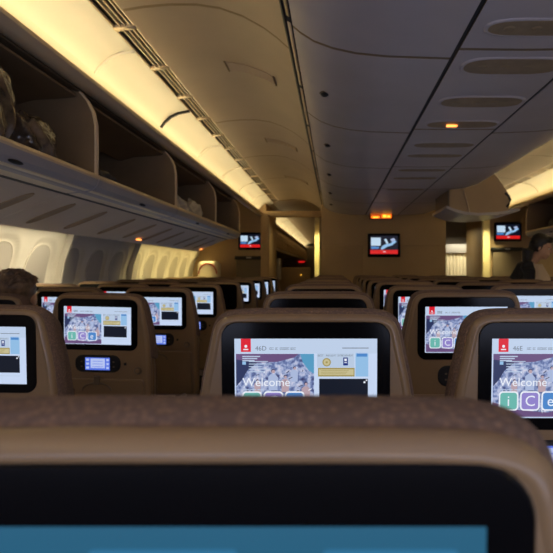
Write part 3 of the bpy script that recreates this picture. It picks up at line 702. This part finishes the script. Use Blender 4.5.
# amber sign above the centre monitor
root = empty('amber_sign', (0.66, 8.2, E+0.80))
MB().use('rubber_black').box(-0.17, 0.16, -0.03, 0.05, -0.08, 0.01, 0.01).make('housing', root)
m_ = MB().use('amber_dim').box(-0.155, 0.145, -0.034, -0.028, -0.073, 0.0)
m_.use('amber').box(-0.145, -0.03, -0.037, -0.033, -0.068, -0.035); m_.box(0.0, 0.135, -0.037, -0.033, -0.064, -0.012)
m_.use('amber_hot').box(-0.12, -0.045, -0.039, -0.036, -0.060, -0.046); m_.box(0.02, 0.065, -0.039, -0.036, -0.055, -0.020); m_.box(0.08, 0.12, -0.039, -0.036, -0.055, -0.030)
m_.make('lit_panel', root)
tag(root, 'small glowing amber sign hung under the ceiling above the centre monitor', 'sign')
# jump-seat panels under the side monitors
for X0, X1, Hh, lab in ((-1.60, -1.18, 0.20, 'dark folded jump seat panel under the left wall monitor'), (2.55, 3.02, 0.34, 'dark folded jump seat panel under the right wall monitor')):
    root = empty('jump_seat', ((X0+X1)/2, 9.38, 0)); w_ = (X1-X0)/2
    MB().use('bulkhead_dark').box(-w_, w_, -0.05, 0.0, 0.25, E+Hh-0.03, 0.015).make('folded_back', root)
    MB().use('rubber_black').box(-w_-0.02, w_+0.02, -0.07, 0.0, E+Hh-0.03, E+Hh+0.025, 0.01).make('top_rail', root)
    MB().use('steel').box(-0.04, 0.04, -0.085, -0.065, E+Hh-0.012, E+Hh+0.012, 0.004).make('buckle', root)
    tag(root, lab, 'jump seat')
# bustle on the left door with red arc
root = empty('door_slide_cover', (-1.98, 9.1, 0))
MB().use('cream_panel').box(-0.17, 0.16, -0.12, 0.15, 0.25, E+0.14, 0.06).make('cover', root)
MB().use('red_paint').tube([(0.14*math.cos(PI*k/12), -0.13, E-0.06+0.16*math.sin(PI*k/12)) for k in range(13)], 0.010, 8).make('red_arc', root)
tag(root, 'cream door slide cover with red arc at the end of the window wall', 'door cover')
# pleated galley curtain beyond the right aisle
pts = [(2.08+0.012*k, 11.62+0.02*math.sin(k*1.15), ) for k in range(60)]
m_ = MB().use('curtain'); m_.loft([[(x, y, z) for x, y in pts]+[(x, y+0.006, z) for x, y in pts[::-1]] for z in (0.02, E+0.35)], closed=True)
tag(m_.make('galley_curtain'), 'cream pleated curtain lit beyond the right aisle opening', 'curtain')
m_ = MB().use('amber_hot').box(-0.01, 0.01, -0.02, 0, -0.01, 0.01, 0.003); o = m_.make('indicator_lamp'); o.location = (-0.82, 13.98, E-0.12); tag(o, 'tiny warm lamp on the low divider in the left aisle opening', 'lamp')
m_ = MB().use('cream_panel').ell((0, 0, 0), (0.06, 0.05, 0.12), 12, 8); m_.box(-0.05, 0.05, -0.04, 0.04, -0.35, -0.08, 0.01); o = m_.make('wall_sconce'); o.location = (-1.22, 12.5, E+0.14); tag(o, 'cream wall lamp just inside the left aisle opening', 'lamp')

# ------------------------------------------------------------------ bags in the bins
def bag(name, c, r, material, seed, label, group=None, crumple=0.18, handle=False):
    rg = random.Random(seed); m_ = MB().use(material); ph = [rg.uniform(0, 6.28) for _ in range(8)]
    rs = []; nu, nv = 72, 36
    for j in range(1, nv):
        t = PI*j/nv; ring = []
        for i in range(nu):
            a = 2*PI*i/nu
            k = 1+crumple*(0.5*math.sin(3*a+ph[0]+2*t)+0.4*math.sin(5*a+ph[1]-3*t)*math.sin(4*t+ph[2])+0.35*math.sin(9*a+ph[3]+5*t)+0.25*math.sin(13*a+7*t+ph[4])+0.10*math.sin(17*a-11*t+ph[5])+0.08*math.sin(6*a+19*t+ph[6]))
            q = math.sin(t)**0.6; z = -math.cos(t)
            z = max(z, -0.86); ca, sa = math.cos(a), math.sin(a)
            ring.append((c[0]+r[0]*q*k*math.copysign(abs(ca)**0.8, ca), c[1]+r[1]*q*k*math.copysign(abs(sa)**0.8, sa), c[2]+r[2]*(z*(1 if z < 0 else k)+0.86)))
        rs.append(ring)
    m_.loft(rs)
    if handle:
        root = empty(name, c); o = m_.make('body', root); o.matrix_parent_inverse = Matrix.Translation(-Vector(c))
        h = MB().use(material).tube([(c[0]+0.02, c[1]-r[1]*0.3, c[2]+r[2]*1.6), (c[0]+0.03, c[1]-r[1]*0.2, c[2]+r[2]*2.1), (c[0]+0.03, c[1]+r[1]*0.2, c[2]+r[2]*2.1), (c[0]+0.02, c[1]+r[1]*0.3, c[2]+r[2]*1.6)], 0.008, 6)
        h.make('handle', root).matrix_parent_inverse = Matrix.Translation(-Vector(c)); tag(root, label, 'bag', group); return root
    o = m_.make(name); tag(o, label, 'bag', group); return o
fz = E+0.418
bag('wrapped_bag', (-1.32, 2.00, fz), (0.15, 0.23, 0.19), 'plastic_wrap', 1, 'shiny plastic-wrapped bag at the left edge of the near open bin', 'bags in the near bin', 0.08)
bag('wrapped_bag', (-1.32, 2.40, fz), (0.14, 0.16, 0.12), 'plastic_wrap', 2, 'shiny plastic-wrapped bag, the farther of two in the near open bin', 'bags in the near bin', 0.12)
bag('soft_bag', (-1.32, 2.66, fz), (0.12, 0.075, 0.045), 'dark_bag', 3, 'low dark bag just left of the nearest bin divider', 'bags in the near bin', 0.15)
bag('soft_bag', (-1.33, 3.10, fz), (0.12, 0.14, 0.06), 'dark_bag', 4, 'dark bag with pale folds right of the nearest bin divider', None, 0.25)
bag('soft_bag', (-1.28, 3.47, fz), (0.08, 0.14, 0.028), 'brown_bag', 5, 'flat brown bag lying on the lip of second bin', None, 0.2)
bag('pale_sack', (-1.30, 4.62, fz), (0.11, 0.16, 0.085), 'pale_bag', 6, 'pale crumpled sack just past the second bin divider', 'pale sacks in the third bin', 0.2, True)
bag('pale_sack', (-1.30, 5.05, fz), (0.11, 0.17, 0.095), 'pale_bag', 9, 'pale crumpled sack, the farther one in the third bin', 'pale sacks in the third bin', 0.18, True)
bag('soft_bag', (2*CX+1.40, 7.0, fz+0.05), (0.12, 0.2, 0.10), 'dark_bag', 12, 'dark bag inside the right bin above the standing woman', None, 0.15, True)

# ------------------------------------------------------------------ people
def remeshed(m_, name, parent, voxel, smooth=4):
    o = m_.make(name)
    md = o.modifiers.new('r', 'REMESH'); md.mode = 'VOXEL'; md.voxel_size = voxel; md.use_smooth_shade = True
    sm = o.modifiers.new('s', 'SMOOTH'); sm.iterations = smooth; sm.factor = 0.5
    dg = bpy.context.evaluated_depsgraph_get(); me = bpy.data.meshes.new_from_object(o.evaluated_get(dg))
    n = bpy.data.objects.new(name, me); bpy.data.objects.remove(o); COL.objects.link(n); n.parent = parent; n.name = name
    return n
def head(mb, c, yaw, pitch=0.0, s_=1.0):
    """head facing local +Y turned by yaw (about Z) and pitched down"""
    M = Matrix.Translation(c) @ Matrix.Rotation(yaw, 4, 'Z') @ Matrix.Rotation(pitch, 4, 'X')
    old = mb.f; mb.f = lambda p: tuple(M @ (Vector(p)*s_))
    mb.ell((0, -0.012, 0.030), (0.076, 0.092, 0.088)); mb.ell((0, 0.022, -0.030), (0.060, 0.066, 0.080)); mb.ell((0, 0.058, -0.082), (0.030, 0.026, 0.026))
    mb.tube([(0, 0.086, 0.012), (0, 0.100, -0.012), (0, 0.108, -0.026)], [0.008, 0.011, 0.013]); mb.ell((0, 0.088, -0.052), (0.026, 0.010, 0.008)); mb.ell((0, 0.086, -0.062), (0.022, 0.010, 0.008))
    mb.ell((0, 0.070, 0.028), (0.055, 0.018, 0.012))
    for q in (-1, 1): mb.ell((q*0.078, -0.005, -0.012), (0.010, 0.020, 0.032))
    mb.f = old; return M
def eyes(M, parent, s_=1.0):
    for q in (-1, 1):
        m_ = MB().use('cove_white'); m_.f = lambda p: tuple(M @ (Vector(p)*s_)); m_.ell((q*0.030, 0.078, 0.006), (0.013, 0.008, 0.008), 10, 6)
        m_.use('hair_dark'); m_.ell((q*0.030, 0.084, 0.006), (0.006, 0.004, 0.006), 8, 6); m_.make('eye', parent)
def hand(mb, wrist, d, up, s_=1.0):
    d = Vector(d).normalized(); up = Vector(up).normalized(); sd = d.cross(up).normalized(); up = sd.cross(d); w_ = Vector(wrist)
    mb.tube([w_, w_+d*0.04, w_+d*0.085], [0.024, 0.032, 0.030])
    for k, (o_, l) in enumerate(((-0.028, 0.065), (-0.009, 0.075), (0.010, 0.070), (0.028, 0.055))):
        b_ = w_+d*0.08+sd*o_; m1 = b_+d*l*0.5-up*0.008; m2 = b_+d*l*0.85-up*0.028
        mb.tube([b_-d*0.02, b_, m1, m2], [0.009, 0.009, 0.0085, 0.007])
    b_ = w_+d*0.03-sd*0.022; mb.tube([b_, b_+d*0.025-sd*0.022, b_+d*0.055-sd*0.026-up*0.01], [0.012, 0.010, 0.008])
# woman standing in the right aisle, seen in profile, leaning towards the right seats
WX, WY = 1.93, 5.75
root = empty('person', (0, 0, 0))
b = MB().use('skin')
hc = Vector((WX+0.115, WY-0.05, E+0.225)); M = head(b, hc, -PI/2-0.55, -0.34)
neck = Vector((WX+0.03, WY, E+0.08))
b.tube([hc+Vector((-0.015, 0, -0.05)), neck+Vector((0, 0, 0.0)), neck+Vector((-0.03, 0, -0.06))], [0.050, 0.048, 0.06])
sh = {-1: Vector((WX-0.04, WY-0.17, E+0.02)), 1: Vector((WX+0.0, WY+0.17, E+0.02))}
b.tube([neck+Vector((-0.03, 0, -0.06)), (WX-0.03, WY, E-0.12), (WX-0.04, WY, E-0.32), (WX-0.02, WY, E-0.42)], [0.10, 0.125, 0.115, 0.13])
b.tube([sh[-1], sh[1]], [0.055, 0.055])
elb, wr = {}, {}
for q in (-1, 1):
    elb[q] = sh[q]+Vector((0.11 if q > 0 else -0.02, -0.02*q, -0.26)); wr[q] = elb[q]+Vector((0.21, -0.02*q, 0.03))
    b.tube([sh[q], elb[q], wr[q]], [0.050, 0.040, 0.028]); hand(b, wr[q], (1, 0, -0.2), (0, 0, 1))
    hip = Vector((WX-0.02, WY+q*0.09, E-0.45)); b.tube([hip, (WX+0.0, WY+q*0.09, 0.45), (WX-0.02, WY+q*0.09, 0.09)], [0.09, 0.058, 0.040])
    b.tube([(WX-0.04, WY+q*0.09, 0.05), (WX+0.07, WY+q*0.09, 0.04), (WX+0.15, WY+q*0.09, 0.025)], [0.04, 0.036, 0.025])
remeshed(b, 'body', root, 0.008, 3)
eyes(M, root)
h = MB().use('hair_dark'); h.f = lambda p: tuple(M @ Vector(p))
h.ell((0, -0.030, 0.048), (0.088, 0.098, 0.088)); h.ell((0, 0.035, 0.090), (0.070, 0.050, 0.036)); h.ell((0, -0.075, 0.0), (0.075, 0.055, 0.08))
for q in (-1, 1): h.ell((q*0.070, -0.03, 0.0), (0.020, 0.05, 0.06))
h.f = None; h.tube([hc+Vector((-0.09, 0, 0.02)), hc+Vector((-0.14, 0.0, -0.03)), hc+Vector((-0.15, 0.0, -0.12)), hc+Vector((-0.135, 0, -0.22))], [0.055, 0.062, 0.050, 0.02])
remeshed(h, 'hair', root, 0.009, 2)
g = MB().use('blouse'); g.tube([neck+Vector((0.02, -0.03, -0.03)), (WX+0.065, WY-0.05, E-0.08), (WX+0.06, WY-0.05, E-0.30), (WX+0.03, WY-0.02, E-0.46)], [0.075, 0.135, 0.135, 0.15]); remeshed(g, 'blouse', root, 0.01, 3)
g = MB().use('jacket')
g.tube([neck+Vector((-0.06, 0, -0.03)), (WX-0.055, WY, E-0.10), (WX-0.075, WY, E-0.30), (WX-0.06, WY, E-0.50)], [0.085, 0.145, 0.14, 0.165]); g.tube([sh[-1]+Vector((-0.01, 0, 0)), sh[1]+Vector((-0.01, 0, 0))], [0.072, 0.072])
for q in (-1, 1): g.tube([sh[q], elb[q], wr[q]+Vector((-0.04, 0, 0))], [0.066, 0.052, 0.042])
remeshed(g, 'jacket', root, 0.01, 3)
g = MB().use('jacket')
for q in (-1, 1): g.tube([(WX-0.02, WY+q*0.085, E-0.47), (WX, WY+q*0.09, 0.45), (WX-0.02, WY+q*0.09, 0.10)], [0.115, 0.075, 0.06])
remeshed(g, 'trousers', root, 0.012, 3)
g = MB().use('blouse').tube([(WX-0.03, WY-0.235, E+0.07), (WX-0.01, WY-0.250, E-0.0), (WX-0.0, WY-0.225, E-0.10)], [0.008, 0.009, 0.008]); g.make('lapel_stripe', root)
tag(root, 'dark-haired woman in black jacket over beige top, standing beyond right seats', 'person')
# seated passenger, back of the head above the left block
PX_, PY_ = -1.475, 2.66
root = empty('person', (0, 0, 0)); b = MB().use('skin')
hc = Vector((PX_, PY_+0.02, E-0.125)); M = head(b, hc, 0.12, -0.03)
b.tube([hc+Vector((0, -0.01, -0.05)), (PX_, PY_, E-0.27)], [0.055, 0.065])
b.tube([(PX_, PY_, E-0.27), (PX_, PY_, E-0.42), (PX_, PY_-0.03, E-0.62), (PX_, PY_-0.06, 0.54)], [0.08, 0.13, 0.125, 0.14])
b.tube([(PX_-0.16, PY_+0.02, E-0.34), (PX_+0.16, PY_+0.02, E-0.34)], [0.055, 0.055])
for q in (-1, 1):
    e_ = Vector((PX_+q*0.18, PY_+0.05, E-0.58)); w_ = Vector((PX_+q*0.09, PY_+0.27, E-0.60))
    b.tube([(PX_+q*0.165, PY_+0.02, E-0.34), e_, w_], [0.05, 0.042, 0.028]); hand(b, w_, (-q*0.4, 1, -0.1), (0, 0, 1))
    b.tube([(PX_+q*0.09, PY_-0.02, 0.56), (PX_+q*0.11, PY_+0.36, 0.54), (PX_+q*0.11, PY_+0.36, 0.10)], [0.085, 0.06, 0.042]); b.tube([(PX_+q*0.11, PY_+0.34, 0.04), (PX_+q*0.11, PY_+0.5, 0.03)], [0.04, 0.028])
remeshed(b, 'body', root, 0.009, 3); eyes(M, root)
h = MB().use('hair_brown'); h.f = lambda p: tuple(M @ Vector(p))
h.ell((0, -0.022, 0.042), (0.086, 0.100, 0.086)); h.ell((0, -0.055, -0.020), (0.076, 0.060, 0.070)); h.ell((0, 0.04, 0.085), (0.065, 0.045, 0.032))
for i in range(60):
    a = random.uniform(0, PI*2); t = random.uniform(0.1, 1.3); dx = math.sin(t)*math.cos(a); dy = math.sin(t)*math.sin(a)-0.1; dz = math.cos(t)
    c = Vector((0.080*dx, -0.022+0.094*dy, 0.042+0.080*dz)); d = Vector((dx, dy, dz)); tg = Vector((random.uniform(-1, 1), random.uniform(-1, 1), -0.6)).normalized()
    h.tube([c, c+d*0.010+tg*0.012, c+d*0.010+tg*0.034], [0.012, 0.010, 0.003], 6)
h.f = None; remeshed(h, 'hair', root, 0.0045, 1)
g = MB().use('jumper'); g.tube([(PX_, PY_, E-0.25), (PX_, PY_, E-0.42), (PX_, PY_-0.03, E-0.62), (PX_, PY_-0.06, 0.54)], [0.085, 0.145, 0.14, 0.15])
g.tube([(PX_-0.16, PY_+0.02, E-0.34), (PX_+0.16, PY_+0.02, E-0.34)], [0.07, 0.07])
for q in (-1, 1): g.tube([(PX_+q*0.165, PY_+0.02, E-0.34), (PX_+q*0.18, PY_+0.05, E-0.58), (PX_+q*0.10, PY_+0.25, E-0.60)], [0.065, 0.052, 0.04])
remeshed(g, 'jumper', root, 0.01, 3)
g = MB().use('jumper')
for q in (-1, 1): g.tube([(PX_+q*0.085, PY_-0.02, 0.56), (PX_+q*0.11, PY_+0.36, 0.54), (PX_+q*0.11, PY_+0.36, 0.12)], [0.10, 0.075, 0.055])
remeshed(g, 'trousers', root, 0.012, 2)
tag(root, 'seated passenger with tousled brown hair, seen from behind at left edge', 'person')
